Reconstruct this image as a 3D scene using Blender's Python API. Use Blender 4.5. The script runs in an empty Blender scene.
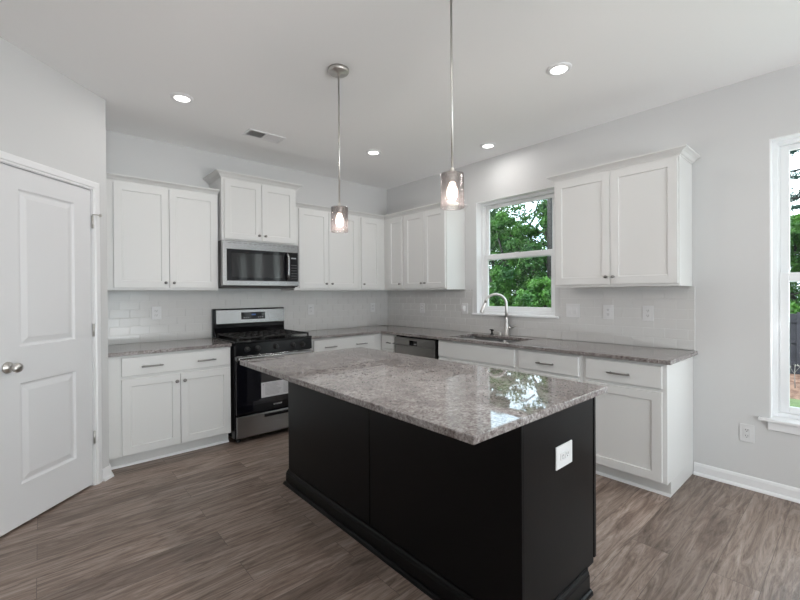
import bpy, bmesh, math, random
from mathutils import Vector, Matrix
random.seed(7)
PI = math.pi
C = bpy.context.scene.collection
scene = bpy.context.scene

# ------------------------------------------------------------------ camera
cam_d = bpy.data.cameras.new('camera')
cam = bpy.data.objects.new('camera', cam_d); C.objects.link(cam)
yaw, pit, rol = 0.8473, -0.0052, -0.0063
F = Vector((math.cos(yaw)*math.cos(pit), math.sin(yaw)*math.cos(pit), math.sin(pit)))
R0 = Vector((math.sin(yaw), -math.cos(yaw), 0)); U0 = R0.cross(F)
Rv = R0*math.cos(rol)+U0*math.sin(rol); Uv = -R0*math.sin(rol)+U0*math.cos(rol)
M = Matrix((Rv, Uv, -F)).transposed().to_4x4()
M.translation = Vector((-3.6381, -4.4008, 1.3512))
cam.matrix_world = M
cam_d.sensor_fit = 'HORIZONTAL'; cam_d.sensor_width = 36.0
cam_d.lens = 36.0*408.9028/800.0
cam_d.shift_x = -0.9722/800.0
cam_d.shift_y = -4.398/800.0
cam_d.clip_start = 0.05; cam_d.clip_end = 300
scene.camera = cam

# ------------------------------------------------------------------ world, sun, daylight, added fill, exposure
scene.view_settings.view_transform = 'Standard'
scene.view_settings.look = 'None'
scene.view_settings.gamma = 1.0
scene.view_settings.use_curve_mapping = False
scene.view_settings.exposure = -0.06
try:
    scene.cycles.max_bounces = 10
    scene.cycles.diffuse_bounces = 6
    scene.cycles.glossy_bounces = 5
    scene.cycles.transmission_bounces = 8
    scene.cycles.transparent_max_bounces = 16
    scene.cycles.sample_clamp_indirect = 6.0
    scene.cycles.caustics_reflective = False
    scene.cycles.caustics_refractive = False
    scene.cycles.use_denoising = True
except Exception:
    pass
W = bpy.data.worlds.new('sky'); scene.world = W; W.use_nodes = True
nt = W.node_tree; nt.nodes.clear()
out = nt.nodes.new('ShaderNodeOutputWorld'); bg = nt.nodes.new('ShaderNodeBackground')
SKY_STRENGTH = 3.8
tc = nt.nodes.new('ShaderNodeTexCoord'); nz = nt.nodes.new('ShaderNodeTexNoise'); rp = nt.nodes.new('ShaderNodeValToRGB')
nz.inputs['Scale'].default_value = 3.0; nz.inputs['Detail'].default_value = 5
rp.color_ramp.elements[0].position = .35; rp.color_ramp.elements[0].color = (.62, .80, 1.0, 1)
rp.color_ramp.elements[1].position = .6; rp.color_ramp.elements[1].color = (.95, .98, 1.0, 1)
nt.links.new(tc.outputs['Generated'], nz.inputs['Vector']); nt.links.new(nz.outputs['Fac'], rp.inputs['Fac'])
nt.links.new(rp.outputs['Color'], bg.inputs['Color'])
bg.inputs['Strength'].default_value = SKY_STRENGTH
nt.links.new(bg.outputs[0], out.inputs[0])

def add_light(name, kind, loc, energy, color=(1, 1, 1), **kw):
    d = bpy.data.lights.new(name, kind); d.energy = energy; d.color = color
    for k, v in kw.items():
        setattr(d, k, v)
    o = bpy.data.objects.new(name, d); C.objects.link(o); o.location = loc
    return o
sun = add_light('sun', 'SUN', (0, 0, 20), 3.2, (1, .96, .9), angle=math.radians(3))
sun.rotation_euler = Vector((.62, -.28, -.73)).to_track_quat('-Z', 'Y').to_euler()   # travels away from the house: lights the trees' near side
CAN_W, PEND_W, REAR_FILL_W, UP_FILL_W, NOOK_W = 2.7, 12.0, 12.0, 192.0, 12.5
def daylight(name, loc, d, e, sx, sy, col=(.93, .97, 1.0)):  # rectangular area lamp, for window daylight and for added fill
    o = add_light(name, 'AREA', loc, e, col, shape='RECTANGLE', size=sx, size_y=sy)
    o.rotation_euler = Vector(d).to_track_quat('-Z', 'Y').to_euler(); return o
daylight('rear_door_fill', (-3.3, -8.96, 1.15), (0, 1, .15), REAR_FILL_W, 3.5, 2.1)  # added fill lamp standing at the unseen rear door
daylight('ceiling_up_fill', (-3.3, -8.80, .25), (0, .45, 1), UP_FILL_W, 3.5, .5, (.965, .985, 1.0))  # added upward fill lamp that brightens the ceiling, out of view
daylight('daylight_breakfast_window', (.16, -4.44, 1.45), (-1, 0, .2), NOOK_W, .85, 1.75)

# ------------------------------------------------------------------ materials
def mat(name, color=(.8, .8, .8), rough=.5, metal=0.0, spec=.5, coat=0.0):
    m = bpy.data.materials.new(name); m.use_nodes = True
    b = m.node_tree.nodes['Principled BSDF']
    b.inputs['Base Color'].default_value = (*color, 1)
    b.inputs['Roughness'].default_value = rough; b.inputs['Metallic'].default_value = metal
    b.inputs['Specular IOR Level'].default_value = spec
    b.inputs['Coat Weight'].default_value = coat
    return m
def N(m, t, **kw):
    n = m.node_tree.nodes.new(t)
    for k, v in kw.items():
        if k in n.inputs: n.inputs[k].default_value = v
        else: setattr(n, k, v)
    return n
def lk(m, a, b): m.node_tree.links.new(a, b)
def ramp(m, stops):
    r = N(m, 'ShaderNodeValToRGB'); e = r.color_ramp.elements
    while len(e) < len(stops): e.new(.5)
    for q, (p, c) in zip(e, stops): q.position = p; q.color = (*c, 1) if len(c) == 3 else c
    return r
def P(m): return m.node_tree.nodes['Principled BSDF']
def coords(m, scale=(1, 1, 1), rot=(0, 0, 0)):
    t = N(m, 'ShaderNodeTexCoord'); mp = N(m, 'ShaderNodeMapping')
    mp.inputs['Scale'].default_value = scale; mp.inputs['Rotation'].default_value = rot
    lk(m, t.outputs['Object'], mp.inputs['Vector']); return mp.outputs['Vector']
def bump(m, h, strength=.1, dist=.01):
    b = N(m, 'ShaderNodeBump', Strength=strength, Distance=dist); lk(m, h, b.inputs['Height'])
    lk(m, b.outputs['Normal'], P(m).inputs['Normal'])
def painted(name, col, rough, orange=.04, scale=220):
    m = mat(name, col, rough); n = N(m, 'ShaderNodeTexNoise', Scale=scale, Detail=2.0)
    lk(m, coords(m), n.inputs['Vector']); bump(m, n.outputs['Fac'], orange, .002); return m
M_wall = painted('wall_paint', (.655, .655, .655), .65)
M_ceil = painted('ceiling_paint', (.92, .92, .92), .8, .08, 120)
M_trim = painted('trim_paint', (.83, .83, .84), .32, .01)
M_cab = painted('cabinet_paint', (.70, .70, .69), .36, .015)
M_door = painted('door_paint', (.755, .755, .765), .4, .02, 60)
M_black = painted('island_black_paint', (.002, .002, .0024), .32, .02, 90)
P_ = M_black.node_tree.nodes['Principled BSDF']; P_.inputs['Specular IOR Level'].default_value = .19
M_blackend = M_black
M_plastic = mat('white_plastic', (.73, .73, .735), .35)
M_slot = mat('dark_slot', (.03, .03, .03), .5)
M_nickel = mat('satin_nickel', (.62, .60, .57), .32, 1.0)
M_hw = mat('dark_satin_nickel', (.27, .26, .25), .34, 1.0)
M_chrome = mat('brushed_steel_tap', (.70, .68, .66), .36, 1.0)
M_dark = mat('black_enamel', (.006, .006, .007), .16, 0, .22)
M_dark2 = mat('cast_iron', (.014, .013, .013), .55)
M_glassblk = mat('black_glass', (.004, .004, .006), .05, 0, .35)
M_knob = mat('range_knob_black', (.02, .02, .021), .35)
M_vinyl = mat('white_vinyl', (.86, .87, .88), .35)
M_grout = mat('grout', (.70, .70, .69), .8)
M_tile = mat('white_glazed_tile', (.665, .66, .65), .19, 0, .5)
M_paper = mat('printed_paper', (.62, .62, .64), .6)
M_ink = mat('grey_print', (.36, .36, .38), .7)
def stainless(name, col, rough, rot=(0, 0, 0)):
    m = mat(name, col, rough, 1.0)
    n = N(m, 'ShaderNodeTexNoise', Scale=3.0, Detail=6.0); lk(m, coords(m, (1.5, 1.5, 260), rot), n.inputs['Vector'])
    r = ramp(m, [(.3, (rough*.92,)*3), (.7, (rough*1.1,)*3)]); lk(m, n.outputs['Fac'], r.inputs['Fac'])
    lk(m, r.outputs['Color'], P(m).inputs['Roughness']); bump(m, n.outputs['Fac'], .008, .001); return m
M_steel = stainless('stainless_steel', (.35, .35, .355), .25)
M_dwsteel = stainless('dark_stainless', (.27, .26, .25), .34)
M_sink = stainless('sink_steel', (.24, .24, .24), .30)
def emis(name, col, s):
    m = bpy.data.materials.new(name); m.use_nodes = True; t = m.node_tree; t.nodes.clear()
    o = t.nodes.new('ShaderNodeOutputMaterial'); e = t.nodes.new('ShaderNodeEmission')
    e.inputs[0].default_value = (*col, 1); e.inputs[1].default_value = s; t.links.new(e.outputs[0], o.inputs[0]); return m
M_lens = emis('lit_lens', (1, .97, .93), 7.0)
M_bulb = emis('lit_bulb', (1, .90, .80), 9.0)
M_led = emis('clock_display', (.22, .40, .85), .22)
def glass(name, col, rough, fac, bump_s=0):
    m = bpy.data.materials.new(name); m.use_nodes = True; t = m.node_tree; t.nodes.clear()
    o = t.nodes.new('ShaderNodeOutputMaterial'); a = t.nodes.new('ShaderNodeBsdfTransparent'); g = t.nodes.new('ShaderNodeBsdfGlossy')
    mx = t.nodes.new('ShaderNodeMixShader'); f = t.nodes.new('ShaderNodeFresnel'); f.inputs['IOR'].default_value = 1.45
    ml = t.nodes.new('ShaderNodeMath'); ml.operation = 'MULTIPLY'; ml.inputs[1].default_value = fac
    a.inputs[0].default_value = (*col, 1); g.inputs['Roughness'].default_value = rough
    t.links.new(f.outputs[0], ml.inputs[0]); t.links.new(ml.outputs[0], mx.inputs[0])
    t.links.new(a.outputs[0], mx.inputs[1]); t.links.new(g.outputs[0], mx.inputs[2]); t.links.new(mx.outputs[0], o.inputs[0])
    if bump_s:
        n = t.nodes.new('ShaderNodeTexNoise'); n.inputs['Scale'].default_value = 130; b = t.nodes.new('ShaderNodeBump')
        b.inputs['Strength'].default_value = bump_s; t.links.new(n.outputs['Fac'], b.inputs['Height'])
        t.links.new(b.outputs[0], g.inputs['Normal']); t.links.new(b.outputs[0], f.inputs['Normal'])
    return m
M_pane = glass('window_glass', (.96, 1.0, .985), .0, .4)
M_shade = glass('seeded_pink_glass', (.985, .955, .950), .10, .8, .5)
_t = M_shade.node_tree; _o = [x for x in _t.nodes if x.type == 'OUTPUT_MATERIAL'][0]; _src = _o.inputs[0].links[0].from_socket
_tl = _t.nodes.new('ShaderNodeBsdfTranslucent'); _tl.inputs[0].default_value = (.95, .80, .77, 1); _mx = _t.nodes.new('ShaderNodeMixShader')
_nz = _t.nodes.new('ShaderNodeTexNoise'); _nz.inputs['Scale'].default_value = 55; _nz.inputs['Detail'].default_value = 4
_rr = _t.nodes.new('ShaderNodeMapRange'); _rr.inputs['From Min'].default_value = .35; _rr.inputs['From Max'].default_value = .7; _rr.inputs['To Min'].default_value = .0; _rr.inputs['To Max'].default_value = .006
_t.links.new(_nz.outputs['Fac'], _rr.inputs['Value']); _t.links.new(_rr.outputs[0], _mx.inputs[0]); _t.links.new(_src, _mx.inputs[1]); _t.links.new(_tl.outputs[0], _mx.inputs[2]); _t.links.new(_mx.outputs[0], _o.inputs[0])

def floor_material():
    m = mat('plank_floor', (.2, .17, .15), .42)
    v = coords(m)
    br = N(m, 'ShaderNodeTexBrick', Scale=1.0); br.offset = .37; br.offset_frequency = 2; br.squash = 1.0
    br.inputs['Brick Width'].default_value = 1.22; br.inputs['Row Height'].default_value = .178
    br.inputs['Mortar Size'].default_value = .0011; br.inputs['Mortar Smooth'].default_value = .3; br.inputs['Bias'].default_value = 0
    br.inputs['Color1'].default_value = (0, 0, 0, 1); br.inputs['Color2'].default_value = (1, 1, 1, 1); br.inputs['Mortar'].default_value = (.5, .5, .5, 1)
    lk(m, v, br.inputs['Vector'])
    # grain: stretched noise shifted per plank
    sep = N(m, 'ShaderNodeSeparateXYZ'); lk(m, v, sep.inputs[0])
    cmb = N(m, 'ShaderNodeCombineXYZ')
    mx = N(m, 'ShaderNodeMath', operation='MULTIPLY'); mx.inputs[1].default_value = .85; lk(m, sep.outputs['X'], mx.inputs[0])
    my = N(m, 'ShaderNodeMath', operation='MULTIPLY'); my.inputs[1].default_value = 8.0; lk(m, sep.outputs['Y'], my.inputs[0])
    mz = N(m, 'ShaderNodeMath', operation='MULTIPLY'); mz.inputs[1].default_value = 37.0; lk(m, br.outputs['Color'], mz.inputs[0])
    lk(m, mx.outputs[0], cmb.inputs[0]); lk(m, my.outputs[0], cmb.inputs[1]); lk(m, mz.outputs[0], cmb.inputs[2])
    g1 = N(m, 'ShaderNodeTexNoise', Scale=2.5, Detail=12.0, Roughness=.70, Distortion=1.7); lk(m, cmb.outputs[0], g1.inputs['Vector'])
    g2 = N(m, 'ShaderNodeTexNoise', Scale=11.0, Detail=6.0, Roughness=.7, Distortion=.3); lk(m, cmb.outputs[0], g2.inputs['Vector'])
    r1 = ramp(m, [(.30, (.080, .053, .040)), (.43, (.185, .133, .106)), (.53, (.275, .210, .174)), (.70, (.415, .338, .294))]); lk(m, g1.outputs['Fac'], r1.inputs['Fac'])
    r2 = ramp(m, [(.32, (.50, .47, .46)), (.46, (1, 1, 1)), (.7, (1.2, 1.2, 1.2))]); lk(m, g2.outputs['Fac'], r2.inputs['Fac'])
    mm = N(m, 'ShaderNodeMixRGB', blend_type='MULTIPLY'); mm.inputs[0].default_value = .75
    lk(m, r1.outputs[0], mm.inputs[1]); lk(m, r2.outputs[0], mm.inputs[2])
    tone = ramp(m, [(0, (.76, .75, .745)), (.5, (1, 1, 1)), (1, (1.16, 1.165, 1.18))]); lk(m, br.outputs['Color'], tone.inputs['Fac'])
    m2 = N(m, 'ShaderNodeMixRGB', blend_type='MULTIPLY'); m2.inputs[0].default_value = 1; lk(m, mm.outputs[0], m2.inputs[1]); lk(m, tone.outputs[0], m2.inputs[2])
    m3 = N(m, 'ShaderNodeMixRGB', blend_type='MIX'); lk(m, br.outputs['Fac'], m3.inputs[0]); lk(m, m2.outputs[0], m3.inputs[1]); m3.inputs[2].default_value = (.085, .066, .056, 1)
    lk(m, m3.outputs[0], P(m).inputs['Base Color'])
    bump(m, g2.outputs['Fac'], .08, .002)
    rr = ramp(m, [(.3, (.36,)*3), (.7, (.50,)*3)]); lk(m, g2.outputs['Fac'], rr.inputs['Fac']); lk(m, rr.outputs[0], P(m).inputs['Roughness'])
    return m
M_floor = floor_material()

def granite(name, light=1.0):
    m = mat(name, (.5, .48, .46), .07, 0, .5)
    v = coords(m)
    n1 = N(m, 'ShaderNodeTexNoise', Scale=4.0, Detail=4.0, Roughness=.6, Distortion=.8); lk(m, v, n1.inputs['Vector'])
    n2 = N(m, 'ShaderNodeTexNoise', Scale=95.0, Detail=4.0, Roughness=.7); lk(m, v, n2.inputs['Vector'])
    n3 = N(m, 'ShaderNodeTexNoise', Scale=24.0, Detail=7.0, Roughness=.72, Distortion=1.4); lk(m, v, n3.inputs['Vector'])
    n4 = N(m, 'ShaderNodeTexNoise', Scale=20.0, Detail=8.0, Roughness=.78, Distortion=2.2); lk(m, v, n4.inputs['Vector'])
    # pale crystals against warm grey, from the middle and fine grain together
    mx = N(m, 'ShaderNodeMixRGB', blend_type='MIX'); mx.inputs[0].default_value = .5; lk(m, n3.outputs['Fac'], mx.inputs[1]); lk(m, n2.outputs['Fac'], mx.inputs[2])
    base = ramp(m, [(.36, (.075, .060, .056)), (.44, (.175, .150, .143)), (.50, (.265, .240, .233)), (.57, (.36, .338, .331)), (.66, (.49, .475, .47))]); lk(m, mx.outputs[0], base.inputs['Fac'])
    zone = ramp(m, [(.35, (.74, .72, .715)), (.65, (1.10, 1.10, 1.10))]); lk(m, n1.outputs['Fac'], zone.inputs['Fac'])
    m1 = N(m, 'ShaderNodeMixRGB', blend_type='MULTIPLY'); m1.inputs[0].default_value = 1.0; lk(m, base.outputs[0], m1.inputs[1]); lk(m, zone.outputs[0], m1.inputs[2])
    spk = ramp(m, [(.365, (1, 1, 1)), (.405, (0, 0, 0))]); lk(m, n4.outputs['Fac'], spk.inputs['Fac'])
    m2 = N(m, 'ShaderNodeMixRGB', blend_type='MIX'); lk(m, spk.outputs[0], m2.inputs[0]); lk(m, m1.outputs[0], m2.inputs[1]); m2.inputs[2].default_value = (.05, .038, .036, 1)
    lk(m, m2.outputs[0], P(m).inputs['Base Color'])
    return m
M_granite = granite('speckled_granite', .92)
M_granite.node_tree.nodes['Principled BSDF'].inputs['Roughness'].default_value = .02
M_granite.node_tree.nodes['Principled BSDF'].inputs['Specular IOR Level'].default_value = .7

def leaf_mat(name, c1, c2, scale=1.2):
    m = mat(name, c1, .55); n = N(m, 'ShaderNodeTexNoise', Scale=scale, Detail=4.0); lk(m, coords(m), n.inputs['Vector'])
    r = ramp(m, [(.35, c1), (.65, c2)]); lk(m, n.outputs['Fac'], r.inputs['Fac']); lk(m, r.outputs[0], P(m).inputs['Base Color'])
    t = m.node_tree; o = [x for x in t.nodes if x.type == 'OUTPUT_MATERIAL'][0]
    tr = N(m, 'ShaderNodeBsdfTranslucent'); lk(m, r.outputs[0], tr.inputs[0]); mx = N(m, 'ShaderNodeMixShader'); mx.inputs[0].default_value = .35
    lk(m, P(m).outputs[0], mx.inputs[1]); lk(m, tr.outputs[0], mx.inputs[2]); lk(m, mx.outputs[0], o.inputs[0]); return m
M_leaf = leaf_mat('tree_leaves', (.012, .060, .014), (.070, .185, .030))
M_leaf2 = leaf_mat('bush_leaves', (.022, .095, .014), (.095, .24, .035))
M_needle = leaf_mat('pine_needles', (.02, .055, .05), (.04, .09, .07))
M_bark = leaf_mat('bark', (.03, .027, .026), (.06, .05, .048), 8)
def noisy(name, c1, c2, scale, rough=.9):
    m = mat(name, c1, rough); n = N(m, 'ShaderNodeTexNoise', Scale=scale, Detail=6.0); lk(m, coords(m), n.inputs['Vector'])
    r = ramp(m, [(.35, c1), (.65, c2)]); lk(m, n.outputs['Fac'], r.inputs['Fac']); lk(m, r.outputs[0], P(m).inputs['Base Color']); return m
M_lawn = noisy('lawn_grass', (.085, .125, .05), (.14, .19, .08), 6)
M_mulch = noisy('red_mulch', (.10, .045, .03), (.24, .14, .10), 9)
M_fence = noisy('stained_fence', (.022, .021, .029), (.036, .034, .045), 4, .8)

# ------------------------------------------------------------------ mesh helpers
class MB:
    def __init__(s): s.bm = bmesh.new()
    def box(s, x0, x1, y0, y1, z0, z1, bev=0.0, seg=1):
        x0, x1 = min(x0, x1), max(x0, x1); y0, y1 = min(y0, y1), max(y0, y1); z0, z1 = min(z0, z1), max(z0, z1)
        vs = [s.bm.verts.new(p) for p in ((x0,y0,z0),(x1,y0,z0),(x1,y1,z0),(x0,y1,z0),(x0,y0,z1),(x1,y0,z1),(x1,y1,z1),(x0,y1,z1))]
        fs = [s.bm.faces.new([vs[i] for i in q]) for q in ((0,3,2,1),(4,5,6,7),(0,1,5,4),(1,2,6,5),(2,3,7,6),(3,0,4,7))]
        if bev:
            es = list({e for f in fs for e in f.edges})
            bmesh.ops.bevel(s.bm, geom=es, offset=bev, segments=seg, affect='EDGES', profile=.5)
        return s
    def tube(s, pts, r, n=10, caps=True):
        pts = [Vector(p) for p in pts]; rs = r if isinstance(r, (list, tuple)) else [r]*len(pts)
        rings = []; prev = None
        for i, p in enumerate(pts):
            a = pts[max(i-1, 0)]; b = pts[min(i+1, len(pts)-1)]; d = (b-a).normalized()
            if prev is None:
                u = d.orthogonal().normalized()
            else:
                u = (prev - d*prev.dot(d)).normalized()
            prev = u; w = d.cross(u)
            rings.append([s.bm.verts.new(p+(u*math.cos(2*PI*k/n)+w*math.sin(2*PI*k/n))*rs[i]) for k in range(n)])
        for a, b in zip(rings, rings[1:]):
            for k in range(n):
                f = s.bm.faces.new((a[k], a[(k+1) % n], b[(k+1) % n], b[k])); f.smooth = True
        if caps:
            s.bm.faces.new(rings[0][::-1]); s.bm.faces.new(rings[-1])
        return s
    def lathe(s, prof, c=(0, 0, 0), axis=(0, 0, 1), n=24, smooth=True):
        # prof: (radius, height along axis)
        ax = Vector(axis).normalized(); u = ax.orthogonal().normalized(); w = ax.cross(u); c = Vector(c); rings = []
        for r, h in prof:
            if r < 1e-6: rings.append([s.bm.verts.new(c+ax*h)])
            else: rings.append([s.bm.verts.new(c+ax*h+(u*math.cos(2*PI*k/n)+w*math.sin(2*PI*k/n))*r) for k in range(n)])
        for a, b in zip(rings, rings[1:]):
            for k in range(n):
                k2 = (k+1) % n
                if len(a) == 1 and len(b) == 1: continue
                if len(a) == 1: f = s.bm.faces.new((a[0], b[k2], b[k]))
                elif len(b) == 1: f = s.bm.faces.new((a[k], a[k2], b[0]))
                else: f = s.bm.faces.new((a[k], a[k2], b[k2], b[k]))
                f.smooth = smooth
        return s
    def prism(s, poly, axis, a, b):
        # poly of 2-D points in the two other axes, extruded from a to b along axis 0,1,2
        def mk(p, t):
            q = [0, 0, 0]; o = [i for i in range(3) if i != axis]; q[o[0]] = p[0]; q[o[1]] = p[1]; q[axis] = t; return s.bm.verts.new(q)
        A = [mk(p, a) for p in poly]; B = [mk(p, b) for p in poly]; n = len(poly)
        s.bm.faces.new(A); s.bm.faces.new(B[::-1])
        for k in range(n): s.bm.faces.new((A[k], B[k], B[(k+1) % n], A[(k+1) % n]))
        return s
    def sweep(s, path, prof, pre=None, post=None):
        # path: plan polyline; prof: (outward offset, z) where outward is to the RIGHT of travel
        pts = [Vector(p).to_2d() for p in path]
        ext = ([Vector(pre).to_2d()] if pre else [None]) + pts + ([Vector(post).to_2d()] if post else [None])
        rings = []
        for i, p in enumerate(pts):
            a, b = ext[i], ext[i+2]; ns = []
            if a is not None: d = (p-a).normalized(); ns.append(Vector((d.y, -d.x)))
            if b is not None: d = (b-p).normalized(); ns.append(Vector((d.y, -d.x)))
            if len(ns) == 2:
                m = ns[0]+ns[1]; m = m/ (1+ns[0].dot(ns[1]))
            else: m = ns[0]
            rings.append([s.bm.verts.new((p.x+m.x*o, p.y+m.y*o, z)) for o, z in prof])
        n = len(prof)
        for a, b in zip(rings, rings[1:]):
            for k in range(n): s.bm.faces.new((a[k], a[(k+1) % n], b[(k+1) % n], b[k]))
        s.bm.faces.new(rings[0][::-1]); s.bm.faces.new(rings[-1])
        return s
    def panel(s, x0, x1, z0, z1, yb, yf, holes, rings, ch=.0015):
        # slab lying in x-z between yb (back) and yf (front, smaller y) with sunk fields; rings: (inset, depth back from the front)
        bm = s.bm
        def rect(a, b, c, d, y): return [bm.verts.new(p) for p in ((a, y, c), (b, y, c), (b, y, d), (a, y, d))]
        def bridge(A, B):
            for k in range(4): bm.faces.new((A[k], A[(k+1) % 4], B[(k+1) % 4], B[k]))
        back = rect(x0, x1, z0, z1, yb); mid = rect(x0, x1, z0, z1, yf+ch); fr = rect(x0+ch, x1-ch, z0+ch, z1-ch, yf)
        bm.faces.new(back[::-1]); bridge(back, mid); bridge(mid, fr)
        xs = sorted({x0+ch, x1-ch} | {h[0] for h in holes} | {h[1] for h in holes}); zs = sorted({z0+ch, z1-ch} | {h[2] for h in holes} | {h[3] for h in holes})
        g = {(i, j): bm.verts.new((x, yf, z)) for i, x in enumerate(xs) for j, z in enumerate(zs)}
        for i in range(len(xs)-1):
            for j in range(len(zs)-1):
                mx, mz = (xs[i]+xs[i+1])/2, (zs[j]+zs[j+1])/2
                if any(h[0] < mx < h[1] and h[2] < mz < h[3] for h in holes): continue
                bm.faces.new((g[i, j], g[i+1, j], g[i+1, j+1], g[i, j+1]))
        for a, b, c, d in holes:
            prev = rect(a, b, c, d, yf)
            for ins, dep in rings:
                cur = rect(a+ins, b-ins, c+ins, d-ins, yf+dep); bridge(prev, cur); prev = cur
            bm.faces.new(prev)
        return s
    def build(s, name, m, parent=None, recalc=True):
        bmesh.ops.remove_doubles(s.bm, verts=s.bm.verts, dist=1e-6)
        if recalc: bmesh.ops.recalc_face_normals(s.bm, faces=s.bm.faces)
        me = bpy.data.meshes.new(name); s.bm.to_mesh(me); s.bm.free()
        me.materials.append(m); o = bpy.data.objects.new(name, me); C.objects.link(o)
        if parent: o.parent = parent
        return o
def tag(o, label=None, cat=None, group=None, kind=None):
    if label: o['label'] = label
    if cat: o['category'] = cat
    if group: o['group'] = group
    if kind: o['kind'] = kind
    return o
def thing(name, label, cat, loc=(0, 0, 0), rz=0.0, group=None):
    o = bpy.data.objects.new(name, None); C.objects.link(o); o.empty_display_size = .1
    o.location = loc; o.rotation_euler = (0, 0, rz); return tag(o, label, cat, group)
def struct(o, label=None, cat=None): return tag(o, label, cat, None, 'structure')
def copy_tree(o, parent=None):
    c = o.copy(); C.objects.link(c)
    if parent: c.parent = parent
    for ch in [x for x in C.objects if x.parent == o]: copy_tree(ch, c)
    return c
RB = -PI/2          # things on the window wall: local x runs towards -y, local -y faces the room
WA = lambda x, z=0: (x, 0, z)
WB = lambda y, z=0: (0, y, z)

# ------------------------------------------------------------------ room shell
H = 2.80
XL, YF = -6.6, -9.0
struct(MB().box(XL-.15, .15, YF-.15, .15, -.12, 0).build('floor', M_floor), 'grey brown wood plank floor', 'floor')
ceil = struct(MB().box(XL-.15, .15, YF-.15, .15, H, H+.12).build('ceiling', M_ceil), 'flat white ceiling with round recessed lights', 'ceiling')
struct(MB().box(XL-.15, .15, 0, .15, 0, H).build('wall_back', M_wall), 'white wall behind the stove', 'wall')
K0, K1, KS, KT = -1.55, -2.475, 1.128, 2.352        # kitchen window opening
Q0, Q1, QS, QT = -3.985, -4.90, .505, 2.362         # breakfast window opening
G0, G1 = -5.1, -6.9                                  # added side opening to let in more light, outside the frame
w = MB()
for y0, y1, z0, z1 in ((0, K0, 0, H), (K0, K1, 0, KS), (K0, K1, KT, H), (K1, Q0, 0, H), (Q0, Q1, 0, QS), (Q0, Q1, QT, H), (Q1, G0, 0, H), (G0, G1, 0, QS), (G0, G1, QT, H), (G1, YF, 0, H)):
    w.box(0, .15, y0, y1, z0, z1)
struct(w.build('wall_right', M_wall), 'white wall with the two windows', 'wall')
struct(MB().box(XL-.15, XL, YF, 0, 0, H).build('wall_left', M_wall), 'white wall left of the pantry', 'wall')
w = MB(); DX0, DX1 = -5.1, -1.5
for x0, x1, z0, z1 in ((XL, DX0, 0, H), (DX0, DX1, 2.25, H), (DX1, 0, 0, H)): w.box(x0, x1, YF-.15, YF, z0, z1)
struct(w.build('wall_front', M_wall), 'white wall behind the camera', 'wall')
# pantry closet: short return, diagonal wall with the door, second return
PX, PY = -3.261, -.6813
PD0, PD1, PDT = .137, .80, 2.098
pd_root = (PX, PY, 0); RD = PI/4
def diag(name, mb, m, label=None, cat=None):
    o = mb.build(name, m); o.location = pd_root; o.rotation_euler = (0, 0, RD); return struct(o, label, cat)
DL = 1.02
w = MB().box(-PD0+.012, 0, 0, .09, 0, H).box(-DL, -PD1-.012, 0, .09, 0, H).box(-PD1-.012, -PD0+.012, 0, .09, PDT+.012, H)
diag('wall_pantry', w, M_wall, 'white angled wall around the pantry door', 'wall')
s2 = math.sqrt(.5)
ex, ey = PX-DL*s2, PY-DL*s2
struct(MB().box(PX-.09, PX, PY+.001, 0, 0, H).build('wall_pantry_right', M_wall), 'short white return wall behind the pantry corner', 'wall')
struct(MB().box(XL, ex+.02, ey, ey+.09, 0, H).build('wall_pantry_left', M_wall), 'white return wall left of the pantry', 'wall')

# pantry door (local frame of the diagonal wall, -y faces the room)
d1 = tag(bpy.data.objects.new('door_1', None), 'white two panel pantry door, closed', 'door', None, 'structure'); C.objects.link(d1)
d1.location = pd_root; d1.rotation_euler = (0, 0, RD)
hx = [(-.656, -.278, .250, .842), (-.656, -.278, 1.055, 1.975)]
MB().panel(-PD1+.004, -PD0-.004, .014, PDT-.004, .040, .004, hx, [(.010, .009), (.018, .010), (.050, .001)], .002).build('door_leaf', M_door, d1)
jamb = MB().box(-PD0, -PD0+.012, .0, .09, 0, PDT+.012).box(-PD1-.012, -PD1, .0, .09, 0, PDT+.012).box(-PD1, -PD0, .0, .09, PDT, PDT+.012)
jamb.box(-PD0-.012, -PD0, .045, .057, 0, PDT).box(-PD1, -PD1+.012, .045, .057, 0, PDT)
jamb.build('door_frame', M_trim, d1)
kn = MB().lathe([(0, 0), (.033, 0), (.033, .004), (.028, .010), (.014, .014), (.011, .022), (.011, .034), (.018, .040), (.026, .050), (.028, .060), (.025, .070), (.014, .076), (0, .077)], (-.727, .004, .945), (0, -1, 0), 28)
kn.build('door_knob', M_nickel, d1)
for z in (.345, 1.105, 1.872):
    hb = MB().tube([(-PD0, -.006, z-.045), (-PD0, -.006, z+.045)], .0065, 10).box(-PD0-.001, -PD0+.022, -.0022, .003, z-.044, z+.044)
    hb.build('hinge', M_nickel, d1)
MB().tube([(-PD0, -.006, 1.922), (-PD0+.006, -.028, 1.925), (-.105, -.036, 1.922)], .004, 8).lathe([(0, 0), (.009, 0), (.009, .012), (0, .014)], (-.108, -.0355, 1.922), (1, -.25, 0), 12).build('door_stop', M_nickel, d1)
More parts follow.
